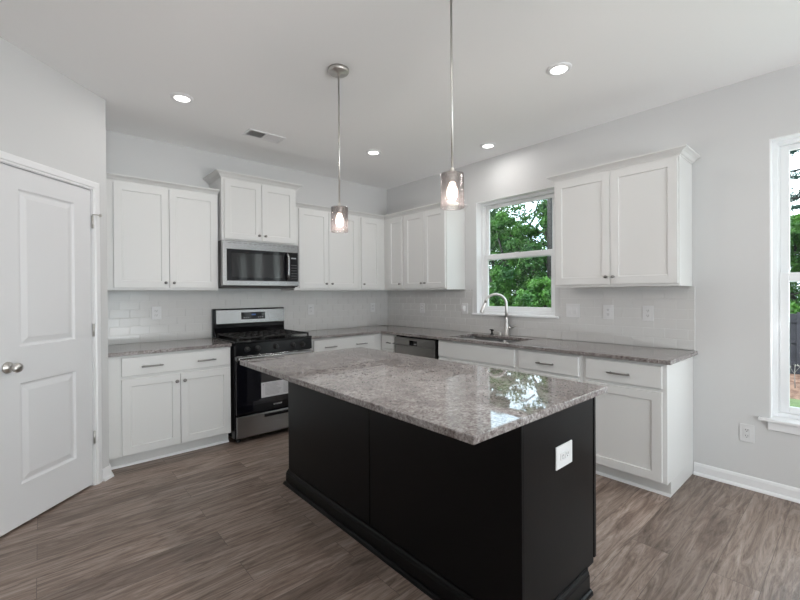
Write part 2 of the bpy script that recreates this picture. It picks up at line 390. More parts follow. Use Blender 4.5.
# casing: colonial profile swept up, over and down
def casing(mb, a, b, top, wid=.058, th=.016):
    prof = [(0, 0), (0, -th*.55), (.010, -th*.62), (.016, -th), (wid-.012, -th*.85), (wid, -th*.5), (wid, 0)]
    def leg(x, sgn):
        A = [mb.bm.verts.new((x+sgn*o, y, 0)) for o, y in prof]; B = [mb.bm.verts.new((x+sgn*o, y, top+o)) for o, y in prof]
        n = len(prof)
        for k in range(n): mb.bm.faces.new((A[k], A[(k+1) % n], B[(k+1) % n], B[k]))
        mb.bm.faces.new(A); return B
    L = leg(a, -1); R = leg(b, 1); n = len(prof)
    for k in range(n): mb.bm.faces.new((L[k], L[(k+1) % n], R[(k+1) % n], R[k]))
    return mb
diag('trim_1', casing(MB(), -PD1-.004, -PD0+.004, PDT+.004), M_trim, 'white casing around the pantry door', 'door trim')
BBP = [(0, 0), (.016, 0), (.016, .012), (.013, .016), (.013, .066), (.009, .080), (.004, .086), (0, .086)]
SHOE = [(0, 0), (.028, 0), (.026, .010), (.016, .020), (0, .020)]
def base(name, path, label):
    mb = MB().sweep(path, BBP); mb.sweep(path, [(.0135, 0), (.029, 0), (.027, .009), (.020, .017), (.0135, .019)])
    return struct(mb.build(name, M_trim), label, 'baseboard')
q = lambda d: (PX-d*s2, PY-d*s2)
base('baseboard_pantry', [q(.072), (PX, PY), (PX, PY+.058)], 'short white baseboard wrapping the pantry corner')
base('baseboard_right', [(0, -3.565), (0, YF)], 'white baseboard under the right window')
base('baseboard_left', [(ex, ey), (XL, ey)][::-1], 'white baseboard left of the pantry')

# ------------------------------------------------------------------ windows (double hung, set in the wall; local x along -y)
def dh_window(name, y0, y1, z0, z1, zm, label, horn, pane_mat=M_pane, apron=False):
    w_ = y0-y1
    r = tag(bpy.data.objects.new(name, None), label, 'window', None, 'structure'); C.objects.link(r); r.location = (0, y0, 0); r.rotation_euler = (0, 0, RB)
    # room is at local y<0; wall runs 0..0.15
    fr = MB(); a, b = .085, .145
    for x0, x1, c, d in ((0, .032, z0, z1), (w_-.032, w_, z0, z1), (.032, w_-.032, z1-.034, z1), (.032, w_-.032, z0, z0+.030)): fr.box(x0, x1, a, b, c, d, .002)
    fr.box(.032, .042, a+.012, b, z0+.03, z1-.034).box(w_-.042, w_-.032, a+.012, b, z0+.03, z1-.034)
    fr.build('window_frame', M_vinyl, r)
    def sash(nm, ya, yb, c, d, bot, top):
        s_ = MB(); st = .046
        for x0, x1, e, f in ((.042, .042+st, c, d), (w_-.042-st, w_-.042, c, d), (.042+st, w_-.042-st, c, c+bot), (.042+st, w_-.042-st, d-top, d)): s_.box(x0, x1, ya, yb, e, f, .003)
        o = s_.build(nm, M_vinyl, r)
        MB().box(.042+st-.006, w_-.042-st+.006, (ya+yb)/2-.002, (ya+yb)/2+.002, c+bot-.006, d-top+.006).build('pane', pane_mat, o)
        return o
    sash('upper_sash', .117, .140, zm-.03, z1-.036, .036, .036)
    lo = sash('lower_sash', .090, .115, z0+.031, zm+.032, .046, .055)
    MB().box(w_/2-.03, w_/2+.03, .082, .092, zm+.022, zm+.034, .003).build('sash_lock', M_vinyl, lo)
    st = MB().box(-horn, w_+horn, -.032, 0, z0-.020, z0, .004, 2).box(0, w_, -.001, .09, z0-.004, z0+.001)
    st.build('window_sill', M_trim, r)
    if apron: MB().box(-.01, w_+.01, -.014, 0, z0-.075, z0-.021, .003).build('window_apron', M_trim, r)
    ls = MB().box(.0, .006, -.0, .086, z0, z1)
    ls.box(w_-.006, w_, 0, .086, z0, z1).box(0, w_, 0, .086, z1-.006, z1)
    ls.build('jamb_liner', M_trim, r)
    return r
dh_window('window_1', K0, K1, KS, KT, 1.742, 'white double hung window above the kitchen sink', .045)
dh_window('window_2', Q0, Q1, QS, QT, 1.442, 'tall white double hung window at the right edge', .055, apron=True)
dh_window('window_3', G0, G0-.88, QS, QT, 1.442, 'added tall white window for light, unseen, further along the right wall', .04)  # this one and the next are added to bring in sky light
dh_window('window_4', G0-.92, G1, QS, QT, 1.442, 'second added tall white window for light, unseen, along the right wall', .04)
pdr = tag(bpy.data.objects.new('door_2', None), 'glazed patio door behind the camera', 'door', None, 'structure'); C.objects.link(pdr); pdr.location = (DX0, YF, 0)
mb = MB(); PW = DX1-DX0
for x in (0, PW/3-.04, 2*PW/3-.04, PW-.08): mb.box(x, x+.08, -.1, -.04, 0, 2.25)
mb.box(.08, PW-.08, -.1, -.04, 2.17, 2.25).box(.08, PW-.08, -.1, -.04, 0, .1).build('door_frame', M_vinyl, pdr)
for k in range(3): MB().box(k*PW/3+.05, (k+1)*PW/3-.01, -.075, -.07, .1, 2.17).build('pane', M_pane, pdr)

# ------------------------------------------------------------------ cabinets
DOORR = [(.0035, .0085), (.006, .009)]
def shaker(x0, x1, z0, z1, yb, yf, stile=.058):
    return MB().panel(x0, x1, z0, z1, yb, yf, [(x0+stile, x1-stile, z0+stile, z1-stile)], DOORR)
def slab(x0, x1, z0, z1, yb, yf):
    return MB().panel(x0, x1, z0, z1, yb, yf, [], [], .003)
def knob_at(x, y, z, parent, r=.0145):
    MB().lathe([(0, 0), (.0085, 0), (.0065, .006), (.0055, .012), (r*.8, .016), (r, .021), (r*.95, .026), (r*.55, .030), (0, .031)], (x, y, z), (0, -1, 0), 18).build('knob', M_hw, parent)
def pull_at(x, y, z, parent, L=.150):
    mb = MB().tube([(x-L/2, y-.026, z), (x-L/2+.006, y-.028, z), (x, y-.032, z), (x+L/2-.006, y-.028, z), (x+L/2, y-.026, z)], [.0052, .006, .0064, .006, .0052], 10)
    for s_ in (-1, 1): mb.tube([(x+s_*.058, y+.001, z), (x+s_*.058, y-.029, z)], [.0068, .0045], 10)
    mb.build('pull', M_hw, parent)
FB, FD = -.608, -.628
def base_cabinet(name, label, loc, rz, wd, drawers, doors, false_fronts=(), m=M_cab, toe=True, hw=True, fb=FB, fd=FD, bx=(0, 0), shoe=True, group=None):
    t = thing(name, label, 'cabinet', loc, rz, group)
    if name == 'sink_cabinet':
        b = MB().box(0, .018, fb, -.002, .10, .884).box(wd-.018, wd, fb, -.002, .10, .884).box(.018, wd-.018, fb, -.002, .10, .118).box(.018, wd-.018, fb, fb+.018, .118, .884).box(.018, wd-.018, -.012, -.002, .118, .884)
    else: b = MB().box(bx[0], wd-bx[1], fb, -.002, .10, .884, .0015)
    b.box(bx[0]+.0005, wd-bx[1]-.0005, fb+.075, -.004, 0, .10)
    b.build('cabinet_box', m, t)
    if shoe: MB().prism([(fb+.075, 0), (fb+.061, 0), (fb+.063, .010), (fb+.070, .017), (fb+.075, .018)], 0, bx[0], wd-bx[1]).build('shoe_moulding', M_trim, t)
    for x0, x1, z0, z1, pulls in drawers:
        d = slab(x0, x1, z0, z1, fb, fd).build('drawer', m, t)
        for px in pulls: pull_at(px, fd, (z0+z1)/2-.005, d, .15 if (x1-x0) > .3 else .05)
    for x0, x1, z0, z1 in false_fronts: slab(x0, x1, z0, z1, fb, fd).build('false_front', m, t)
    for x0, x1, z0, z1, kx, kz in doors:
        d = shaker(x0, x1, z0, z1, fb, fd).build('cabinet_door', m, t)
        if kx is not None: knob_at(kx, fd, kz, d)
    return t
CROWN = [(0, 0), (.004, 0), (.006, .008), (.014, .012), (.026, .026), (.040, .034), (.044, .036), (.053, .040), (.053, .050), (0, .050)]
def crown_prof(z0, k=1.0): return [(o*k, z0+h*k) for o, h in CROWN]
def wall_cabinet(name, label, loc, rz, wd, z0, z1, depth, doors, crown_path, cz=2.295, ck=1.0, pre=None, post=None, dz=None):
    t = thing(name, label, 'cabinet', (loc[0], loc[1], z0), rz)
    MB().box(0, wd, -depth, -.002, .0, z1-z0, .0012).build('cabinet_box', M_cab, t)
    MB().sweep(crown_path, [(o, z-z0) for o, z in crown_prof(cz, ck)], pre, post).build('crown_moulding', M_cab, t)
    for x0, x1, a, b, kx, kz in doors:
        d = shaker(x0, x1, a-z0, b-z0, -depth, -depth-.020).build('cabinet_door', M_cab, t)
        if kx is not None: knob_at(kx, -depth-.020, kz-z0, d, .0125)
    return t
UD = .3125; UZ0, UZ1 = 1.393, 2.335; DZ0, DZ1 = 1.413, 2.285
# stove wall
x = -3.258
wall_cabinet('wall_cabinet', 'white two door wall cabinet beside the pantry, left of the microwave', WA(x), 0, .902, UZ0, UZ1, UD,
    [(-3.181-x, -2.777-x, DZ0, DZ1, -2.808-x, 1.458), (-2.773-x, -2.369-x, DZ0, DZ1, -2.742-x, 1.458)], [(0, -UD), (.902, -UD)][::1])
x = -2.340
MD = .367
wall_cabinet('wall_cabinet', 'short raised white cabinet directly above the microwave', WA(x), 0, .765, 1.868, 2.50, MD,
    [(.022, .383, 1.885, 2.452, .352, 1.937), (.387, .748, 1.885, 2.452, .418, 1.937)], [(0, -.004), (0, -MD), (.765, -MD), (.765, -.004)], cz=2.462, ck=1.15)
x = -1.573
wall_cabinet('wall_cabinet', 'white two door wall cabinet just right of the microwave', WA(x), 0, .858, UZ0, UZ1, UD,
    [(-1.517-x, -1.148-x, DZ0, DZ1, -1.185-x, 1.468), (-1.144-x, -.742-x, DZ0, DZ1, -1.108-x, 1.468)], [(0, -UD), (.858, -UD)])
x = -.714
wall_cabinet('wall_cabinet', 'narrow single door wall cabinet on the stove side of the corner', WA(x), 0, .713, UZ0, UZ1, UD,
    [(-.681-x, -.392-x, DZ0, DZ1, -.655-x, 1.468)], [(0, -UD), (.713-UD, -UD)], post=(.713-UD, -UD-1))
# window wall, left of the window
y = -.314
wall_cabinet('wall_cabinet', 'narrow single door wall cabinet on the window side of the corner', WB(y), RB, .387, UZ0, UZ1, UD,
    [(y*-1*0+.106, .364, DZ0, DZ1, .330, 1.468)], [(0, -UD), (.387, -UD)], pre=(0, -UD-1))
y = -.702
wall_cabinet('wall_cabinet', 'white two door wall cabinet left of the kitchen window', WB(y), RB, .690, UZ0, UZ1, UD,
    [(.021, .350, DZ0, DZ1, .324, 1.469), (.354, .680, DZ0, DZ1, .380, 1.469)], [(0, -UD), (.690, -UD), (.690, -.004)])
y = -2.642
wall_cabinet('wall_cabinet', 'large white two door wall cabinet right of the kitchen window', WB(y), RB, .914, UZ0, UZ1, UD,
    [(.010, .457, DZ0, DZ1, .432, 1.471), (.461, .906, DZ0, DZ1, .486, 1.471)], [(0, -.004), (0, -UD), (.914, -UD), (.914, -.004)])

# base cabinets, stove wall
x = -3.258
base_cabinet('base_cabinet', 'white base cabinet with one drawer and two doors left of the range', WA(x), 0, .908,
    [(-3.172-x, -2.357-x, .720, .866, (-2.968-x, -2.562-x))],
    [(-3.172-x, -2.766-x, .112, .697, -2.793-x, .637), (-2.762-x, -2.357-x, .112, .697, -2.734-x, .637)])
x = -1.568
base_cabinet('base_cabinet', 'white base cabinet with wide drawer between range and corner', WA(x), 0, .958,
    [(-1.512-x, -.724-x, .720, .866, (-1.321-x, -.915-x))],
    [(-1.512-x, -1.120-x, .112, .697, -1.147-x, .637), (-1.116-x, -.724-x, .112, .697, -1.089-x, .637)])
# window wall
y = -.612
base_cabinet('base_cabinet', 'narrow white corner base cabinet left of the dishwasher', WB(y), RB, .262, [(.064, .252, .720, .866, (.205,))], [(.064, .252, .112, .697, .227, .637)])
y = -1.545
base_cabinet('sink_cabinet', 'white sink base cabinet with plain false front under the window', WB(y), RB, .905, [],
    [(.012, .448, .112, .697, .423, .637), (.452, .892, .112, .697, .478, .637)], [(.010, .892, .720, .866)])
y = -2.452
base_cabinet('base_cabinet', 'white drawer base cabinet right of the sink cabinet, behind the island', WB(y), RB, .560,
    [(.033, .535, .720, .866, (.275,))], [(.033, .535, .112, .697, .060, .637)])
y = -3.014
base_cabinet('base_cabinet', 'white end base cabinet with one drawer and one door below the right wall cabinet', WB(y), RB, .546,
    [(.029, .520, .720, .866, (.262,))], [(.029, .520, .112, .697, .056, .637)])

# ------------------------------------------------------------------ countertops
def counter(loops_outer, holes, z0, z1, bev=.004):
    mb = MB(); bm = mb.bm; es = []
    for lp in [loops_outer]+holes:
        vs = [bm.verts.new((p[0], p[1], z0)) for p in lp]
        es += [bm.edges.new((vs[k], vs[(k+1) % len(vs)])) for k in range(len(vs))]
    bmesh.ops.triangle_fill(bm, use_beauty=True, use_dissolve=True, edges=es)
    r = bmesh.ops.extrude_face_region(bm, geom=list(bm.faces))
    bmesh.ops.translate(bm, vec=(0, 0, z1-z0), verts=[v for v in r['geom'] if isinstance(v, bmesh.types.BMVert)])
    bmesh.ops.recalc_face_normals(bm, faces=bm.faces)
    sh = [e for e in bm.edges if len(e.link_faces) == 2 and e.calc_face_angle(0) > .6]
    bmesh.ops.bevel(bm, geom=sh, offset=bev, segments=2, affect='EDGES', profile=.5)
    return mb
ZC = .914
tag(counter([(-3.259, -.012), (-3.259, -.644), (-2.348, -.644), (-2.348, -.012)], [], .885, ZC).build('countertop', M_granite), 'short speckled granite countertop between pantry and range', 'countertop')
SX0, SX1, SY0, SY1 = -.545, -.150, -1.625, -2.355
tag(counter([(-1.570, -.012), (-1.570, -.644), (-.644, -.644), (-.644, -3.590), (-.012, -3.590), (-.012, -.012)], [[(SX0, SY0), (SX1, SY0), (SX1, SY1), (SX0, SY1)]], .885, ZC).build('countertop', M_granite),
    'long L shaped granite countertop running round the corner past the sink', 'countertop')
tag(counter([(-2.649, -3.612), (-1.663, -3.612), (-1.663, -1.664), (-2.649, -1.664)], [], .885, ZC, .004).build('countertop', M_granite), 'large speckled granite slab on the black island', 'countertop')

# ------------------------------------------------------------------ tile backsplash: each tile a thin glazed block with its own slight tilt
def backsplash(name, label, loc, rz, L, cuts, z0=.9145, z1=1.3925, shift=.0):
    tw, th, g = .1524, .0762, .0022
    rnd = random.Random(len(label)); t = thing(name, label, 'backsplash', loc, rz)
    gr = MB(); tl = MB(); regs = cuts
    for a, b, c, d in regs: gr.box(a, b, -.0065, -.001, c, d)
    row = 0; z = z0
    while z < z1-.004:
        zt = z+th; x = -tw*(.5 if row % 2 else 0)-shift
        while x < L:
            tx, tz = rnd.gauss(0, .0065), rnd.gauss(0, .0055); cx, cz = x+tw/2, z+th/2
            for a, b, c, d in regs:
                X0, X1, Z0, Z1 = max(x+g/2, a), min(x+tw-g/2, b), max(z+g/2, c), min(zt-g/2, d)
                if X1-X0 < .004 or Z1-Z0 < .004: continue
                yy = lambda px, pz, e: -.0092+e+(px-cx)*tx+(pz-cz)*tz
                ch = .0012; bm = tl.bm
                A = [bm.verts.new(p) for p in ((X0, -.005, Z0), (X1, -.005, Z0), (X1, -.005, Z1), (X0, -.005, Z1))]
                B = [bm.verts.new((p, yy(p, r_, .0009), r_)) for p, r_ in ((X0, Z0), (X1, Z0), (X1, Z1), (X0, Z1))]
                D = [bm.verts.new((p, yy(p, r_, 0), r_)) for p, r_ in ((X0+ch, Z0+ch), (X1-ch, Z0+ch), (X1-ch, Z1-ch), (X0+ch, Z1-ch))]
                for k in range(4):
                    k2 = (k+1) % 4; bm.faces.new((A[k], A[k2], B[k2], B[k])); bm.faces.new((B[k], B[k2], D[k2], D[k]))
                bm.faces.new(D)
            x += tw
        z = zt; row += 1
    gr.build('grout', M_grout, t); tl.build('tiles', M_tile, t)
    return t
backsplash('tile_backsplash', 'white subway tile backsplash behind the range and stove counters', (-3.259, 0, 0), 0, 3.249, [(0, 3.249, .9145, 1.3925)])
LB = 3.573
backsplash('tile_backsplash', 'white subway tile backsplash under the window beside the sink', (0, 0, 0), RB, LB,
    [(.010, -K0-.046, .9145, 1.3925), (-K0-.046, -K1+.046, .9145, KS-.021), (-K1+.046, LB, .9145, 1.3925)], shift=.05)

# ------------------------------------------------------------------ outlets and switches
def outlet(label, loc, rz, kind, wd=.080, ht=.122, rot=False, group=None, y0=0.0):
    t = thing('light_switch' if kind == 'switch' else 'outlet', label, 'switch' if kind == 'switch' else 'outlet', loc, rz, group)
    MB().box(-wd/2, wd/2, y0-.006, y0-.0005, -ht/2, ht/2, .002, 2).build('cover_plate', M_plastic, t)
    if kind == 'switch':
        for sx in (-.023, .023):
            MB().prism([(y0-.006, -.033), (y0-.0075, -.033), (y0-.011, .0), (y0-.0085, .033), (y0-.006, .033)], 0, sx-.016, sx+.016).build('rocker', M_plastic, t)
    else:
        for s_ in (-1, 1):
            cx, cz = (s_*.020, 0) if rot else (0, s_*.020)
            o = MB().box(cx-.0165, cx+.0165, y0-.0085, y0-.0055, cz-.0145, cz+.0145, .003, 2).build('socket', M_plastic, t)
            m2 = MB()
            for dx in (-.006, .006): m2.box(cx+dx-.0012, cx+dx+.0012, y0-.0090, y0-.008, cz-.001, cz+.008)
            m2.tube([(cx, y0-.008, cz-.007), (cx, y0-.0091, cz-.007)], .0026, 8)
            m2.build('slots', M_slot, o)
    return t
TY = -.0095
outlet('white outlet on the tile left of the range', (-2.82, TY, 1.182), 0, 'duplex')
outlet('white outlet on the tile just right of the range', (-1.205, TY, 1.165), 0, 'duplex')
outlet('white outlet on the stove wall tile nearest the corner', (-.275, TY, 1.165), 0, 'duplex')
outlet('white outlet on the tile above the dishwasher side of the corner', (TY, -.700, 1.165), RB, 'duplex')
outlet('white double rocker switch on the tile just right of the kitchen window', (TY, -2.652, 1.187), RB, 'switch', .125, .122)
outlet('white outlet under the middle of the right wall cabinet', (TY, -2.960, 1.182), RB, 'duplex', .086)
outlet('white outlet with dark slots under the right end of the wall cabinet', (TY, -3.264, 1.181), RB, 'duplex', .080)
outlet('white outlet low on the plain wall left of the tall window', (0, -3.868, .377), RB, 'duplex')
outlet('white horizontal outlet on the black end of the island', (-2.009, -3.5715, .676), 0, 'duplex', .136, .094, True)
t = outlet('white outlet left of the kitchen window with a plug in it', (TY, -1.395, 1.175), RB, 'duplex')
t = thing('night_light', 'small white plug standing out from the outlet left of the kitchen window', 'plug', (TY-.009, -1.395, 1.175), RB)
MB().box(-.017, .017, -.034, 0, -.028, .030, .006, 2).build('plug_body', M_plastic, t)
MB().box(-.013, .013, -.046, -.033, -.012, .034, .005, 2).build('lamp_cover', M_plastic, t)

# ------------------------------------------------------------------ range
t = thing('gas_range', 'stainless and black freestanding gas range between the white base cabinets', 'stove', (-2.334, 0, 0), 0)
RW = .762
MB().box(0, RW, -.655, -.02, .045, .905, .003).build('range_body', M_dark, t)
for fx in (.05, RW-.05):
    for fy in (-.60, -.08): MB().lathe([(.02, 0), (.02, .012), (.012, .016), (.012, .05)], (fx, fy, 0), n=12).build('foot', M_dark2, t)
MB().box(-.003, RW+.003, -.690, -.055, .905, .928, .006, 2).box(.03, RW-.03, -.64, -.11, .9275, .9285).build('cooktop', M_dark, t)
bg = MB().box(0.002, RW+.006, -.056, -.012, .905, 1.205, .004).prism([(-.062, .93), (-.115, .93), (-.062, 1.01)], 0, .012, RW-.012).build('backguard', M_dark, t)
MB().prism([(-.060, 1.042), (-.096, 1.046), (-.100, 1.056), (-.090, 1.190), (-.080, 1.197), (-.060, 1.197)], 0, .022, RW-.012).build('steel_panel', M_steel, bg)
dsp = MB().prism([(-.094, 1.090), (-.1005, 1.090), (-.0955, 1.164), (-.090, 1.164)], 0, .272, .528).build('display', M_glassblk, t)
m_ = MB()
m_.prism([(-.0975, 1.130), (-.1002, 1.130), (-.0990, 1.146), (-.0965, 1.146)], 0, .380, .425)
m_.build('clock_digits', M_led, dsp)
for k in range(3):
    for sx in (.296+k*.022, .450+k*.022): MB().prism([(-.0970, 1.106), (-.1001, 1.106), (-.0996, 1.112), (-.0965, 1.112)], 0, sx, sx+.010).build('key', M_ink, dsp)
# control panel, knobs
MB().prism([(-.650, .800), (-.690, .800), (-.684, .905), (-.650, .905)], 0, .0, RW).build('control_panel', M_dark, t)
for kx in (.105, .205, .381, .557, .657):
    k_ = MB().lathe([(0, 0), (.026, 0), (.026, .006), (.021, .010), (.019, .030), (.016, .034), (0, .034)], (kx, -.686, .853), (0, -1, .05), 22)
    k_.box(kx-.0045, kx+.0045, -.728, -.704, .834, .872, .002).build('control_knob', M_knob, t)
# burners and grates
for bx_, by_, br in ((.17, -.50, .045), (.17, -.22, .036), (.381, -.36, .05), (.592, -.50, .042), (.592, -.22, .036)):
    MB().lathe([(0, 0), (br, 0), (br, .008), (br*.85, .010), (br*.85, .016), (br*.6, .020), (0, .020)], (bx_, by_, .9285), n=20).build('burner', M_dark2, t)
def grate(x0, x1, y0, y1):
    g = MB(); zt = .962; r = .006
    g.box(x0, x1, y0, y0+.012, zt-.012, zt, .002).box(x0, x1, y1-.012, y1, zt-.012, zt, .002).box(x0, x0+.012, y0, y1, zt-.012, zt, .002).box(x1-.012, x1, y0, y1, zt-.012, zt, .002)
    n = 4
    for k in range(1, n): xx = x0+(x1-x0)*k/n; g.box(xx-.005, xx+.005, y0+.01, y1-.01, zt-.011, zt)
    for k in (1, 2, 3): yy = y0+(y1-y0)*k/4; g.box(x0+.01, x1-.01, yy-.005, yy+.005, zt-.011, zt-.0005)
    for fx in (x0, x1-.014):
        for fy in (y0, y1-.014): g.box(fx, fx+.014, fy, fy+.014, .9285, zt-.01)
    return g
for gx0, gx1 in ((.022, .262), (.266, .496), (.500, .740)): grate(gx0, gx1, -.668, -.122).build('grate', M_dark2, t)
# oven door
od = MB().box(.006, RW-.006, -.690, -.657, .262, .790, .004).build('oven_door', M_glassblk, t)
MB().box(.10, RW-.10, -.6915, -.689, .335, .69).build('oven_window', mat('oven_window_glass', (.012, .012, .015), .03, 0, .7), od)
hd = MB()
hd.box(.004, RW-.004, -.696, -.655, .752, .795, .003)
hd.box(.012, RW-.012, -.742, -.722, .764, .788, .007, 3)
for hx_ in (.03, RW-.06): hd.box(hx_, hx_+.03, -.73, -.69, .766, .786, .003)
hd.build('oven_handle', M_steel, od)
st_ = MB().box(.232, .545, -.6925, -.6915, .388, .528).build('paper_label', M_paper, od)
m_ = MB()
rr_ = random.Random(3)
for k in range(10):
    z = .512-k*.0115; m_.box(.270, .270+rr_.uniform(.11, .16), -.6929, -.6924, z, z+.004)
    m_.box(.450, .450+rr_.uniform(.05, .08), -.6929, -.6924, z, z+.004)
m_.lathe([(0, 0), (.006, 0), (.006, .0004), (0, .0004)], (.252, -.6925, .508), (0, -1, 0), 12)
m_.build('label_print', M_ink, st_)
lg = MB()
for k in range(6): lg.box(.352+k*.014, .363+k*.014, -.6915, -.690, .304+.002*(k % 2), .317-.001*(k % 3), .001)
lg.build('badge', mat('badge_silver', (.6, .6, .6), .35, 1.0), od)
dr = MB().box(.008, RW-.008, -.690, -.657, .052, .248, .004, 2).build('storage_drawer', M_steel, t)
MB().prism([(-.6895, .206), (-.6915, .204), (-.6915, .226), (-.6895, .228)], 0, .262, .500).box(.262, .500, -.699, -.690, .226, .231, .001).build('drawer_pull', M_dark, dr)

# ------------------------------------------------------------------ microwave
t = thing('microwave_oven', 'stainless over the range microwave hung under the raised cabinet', 'microwave', (-2.354, 0, 1.428), 0)
MW, MH = .785, .438
MB().box(0, MW, -.390, -.004, .0, MH, .002).box(.02, MW-.02, -.37, -.03, -.014, .0).build('microwave_body', mat('microwave_case', (.022, .016, .015), .4), t)
fp = MB().panel(0, MW, .0+.008, MH, -.390, -.420, [(.040, MW-.012, .055, MH-.078)], [(.002, .004)], .004).build('front_panel', M_steel, t)
dg = MB().box(.043, .655, -.4205, -.414, .058, MH-.081, .001).build('door_glass', M_glassblk, t)
MB().box(.085, .600, -.4212, -.420, .088, MH-.115).build('door_window', mat('microwave_mesh_glass', (.016, .015, .016), .06, 0, .5), dg)
cp = MB().box(.657, MW-.015, -.4205, -.414, .058, MH-.081, .001).build('control_panel', M_glassblk, t)
M_key = mat('keypad_grey', (.10, .10, .10), .5)
for k in range(3):
    for j in range(6): MB().box(.700+k*.022, .712+k*.022, -.4210, -.4204, .082+j*.028, .089+j*.028).build('key', M_key, cp)
MB().box(.698, .752, -.4212, -.4204, .292, .306).build('display', mat('display_grey', (.30, .31, .32), .3), cp)
pts = []
for k in range(13):
    a = k/12; z = .066+a*(MH-.155); bow = math.sin(a*PI); pts.append((.650, -.423-.038*min(1, bow*2.2), z))
MB().tube(pts, [.010]+[.0125]*11+[.010], 12).build('handle', M_steel, t)
m_ = MB()
for k in range(14): m_.box(.05+k*.05, .085+k*.05, -.4203, -.4185, MH-.022, MH-.018)
m_.build('vent_slots', M_slot, fp)

# ------------------------------------------------------------------ dishwasher
t = thing('dishwasher', 'dark stainless dishwasher under the counter between corner and sink cabinets', 'dishwasher', WB(-.880), RB)
DW = .658
MB().box(.0, DW, -.60, -.01, .09, .878).box(.02, DW-.02, -.54, -.02, 0, .09).build('dishwasher_body', M_dark, t)
mb = MB().panel(.010, DW-.022, .105, .782, -.60, -.640, [], [], .004)
dp = mb.build('dishwasher_door', M_dwsteel, t)
cpn = MB()
cx0, cx1 = .255, .375
cpn.box(.010, cx0, -.640, -.60, .786, .866, .003).box(cx1, DW-.022, -.640, -.60, .786, .866, .003).box(cx0, cx1, -.640, -.60, .842, .866).box(cx0, cx1, -.612, -.60, .786, .842)
cpn.build('console', M_dwsteel, t)
MB().box(cx0, cx1, -.630, -.613, .788, .800).box(cx0, cx0+.006, -.639, -.613, .79, .842).box(cx1-.006, cx1, -.639, -.613, .79, .842).box(cx0, cx1, -.6135, -.612, .788, .842).build('pocket_handle', M_dark, t)
MB().box(.33, .375, -.643, -.633, .797, .812, .002).build('latch', M_steel, t)

# ------------------------------------------------------------------ sink, tap, soap pumps
t = thing('kitchen_sink', 'double bowl stainless sink set under the granite below the window', 'sink', (0, 0, .885), 0)
def bowl(x0, x1, y0, y1, dep):
    m = MB(); b = m.bm; wv = .004
    def rc(a, b_, c, d, z, k):
        o = []
        for cx, cy, a0 in ((b_-k, d-k, 0), (a+k, d-k, 90), (a+k, c+k, 180), (b_-k, c+k, 270)):
            for j in range(5):
                an = math.radians(a0+j*22.5); o.append(b.verts.new((cx+k*math.cos(an), cy+k*math.sin(an), z)))
        return o
    prev = None
    for ins, z, k in ((0, 0, .03), (.004, -.01, .032), (.008, -dep+.03, .04), (.022, -dep+.006, .05), (.05, -dep, .05)):
        cur = rc(x0+ins, x1-ins, y0+ins, y1-ins, z, k)
        if prev:
            n = len(cur)
            for q_ in range(n):
                f = b.faces.new((prev[q_], prev[(q_+1) % n], cur[(q_+1) % n], cur[q_])); f.smooth = True
        prev = cur
    b.faces.new(prev)
    return m
ym = (SY0+SY1)/2
for ya, yb in ((ym+.012, SY0+.003), (SY1-.003, ym-.012)):
    o = bowl(SX0-.003, SX1+.003, ya, yb, .20).build('bowl', M_sink, t, recalc=False)
    md = o.modifiers.new('thickness', 'SOLIDIFY'); md.thickness = .0015; md.offset = -1
    MB().lathe([(0, .002), (.02, .001), (.040, .004), (.044, .001), (.044, 0)], ((SX0+SX1)/2, (ya+yb)/2, -.1995), n=20).build('drain', M_chrome, o)
MB().box(SX0, SX1, ym-.012, ym+.012, -.03, -.004, .003).build('divider', M_sink, t)
FX, FY = -.052, -1.974
t = thing('kitchen_faucet', 'tall arched stainless pull down tap behind the sink', 'faucet', (FX, FY, ZC), 0)
dirv = Vector((-.147, .184, 0)).normalized(); RC = .108
MB().lathe([(0, 0), (.030, 0), (.030, .006), (.025, .012), (.0235, .10), (.0205, .125), (.0165, .175), (.0135, .19)], n=22).build('faucet_body', M_chrome, t)
pts = [Vector((0, 0, .185)), Vector((0, 0, .26)), Vector((0, 0, .315))]
for k in range(1, 13):
    a = PI*k/12*.93; pts.append(Vector((0, 0, .315))+dirv*(RC*(1-math.cos(a)))+Vector((0, 0, RC*math.sin(a))))
MB().tube(pts, .0135, 14).build('spout', M_chrome, t)
e = pts[-1]; dd = (pts[-1]-pts[-2]).normalized()
MB().lathe([(.0142, 0), (.0155, .01), (.0175, .05), (.0205, .105), (.0195, .115), (0, .115)], e, dd, 18).build('spray_head', M_chrome, t)
MB().tube([(0, 0, .078), (.008, -.045, .080)], .012, 12).tube([(.006, -.040, .082), (.006, -.075, .092), (.004, -.118, .108)], [.0065, .006, .005], 10).build('lever', M_chrome, t)
t = thing('soap_dispenser', 'small black capped pump at the left rear of the sink', 'soap dispenser', (-.062, -1.800, ZC), 0)
MB().lathe([(0, 0), (.019, 0), (.019, .005), (.010, .010), (.008, .030), (.010, .034), (.010, .046), (0, .047)], n=16).build('pump_base', M_dark, t)
MB().tube([(.0, .026, .046), (0, 0, .048), (-.012, -.028, .045)], .0065, 10).build('pump_head', M_dark, t)
t = thing('side_sprayer', 'small steel deck fitting between the black pump and the tap', 'sink fitting', (-.055, -1.900, ZC), 0)
MB().lathe([(0, 0), (.021, 0), (.021, .004), (.014, .010), (.013, .020), (.010, .026), (0, .027)], n=16).build('fitting_base', M_chrome, t)
MB().tube([(0, 0, .02), (-.012, .018, .031), (-.026, .03, .022)], .006, 10).build('fitting_arm', M_chrome, t)

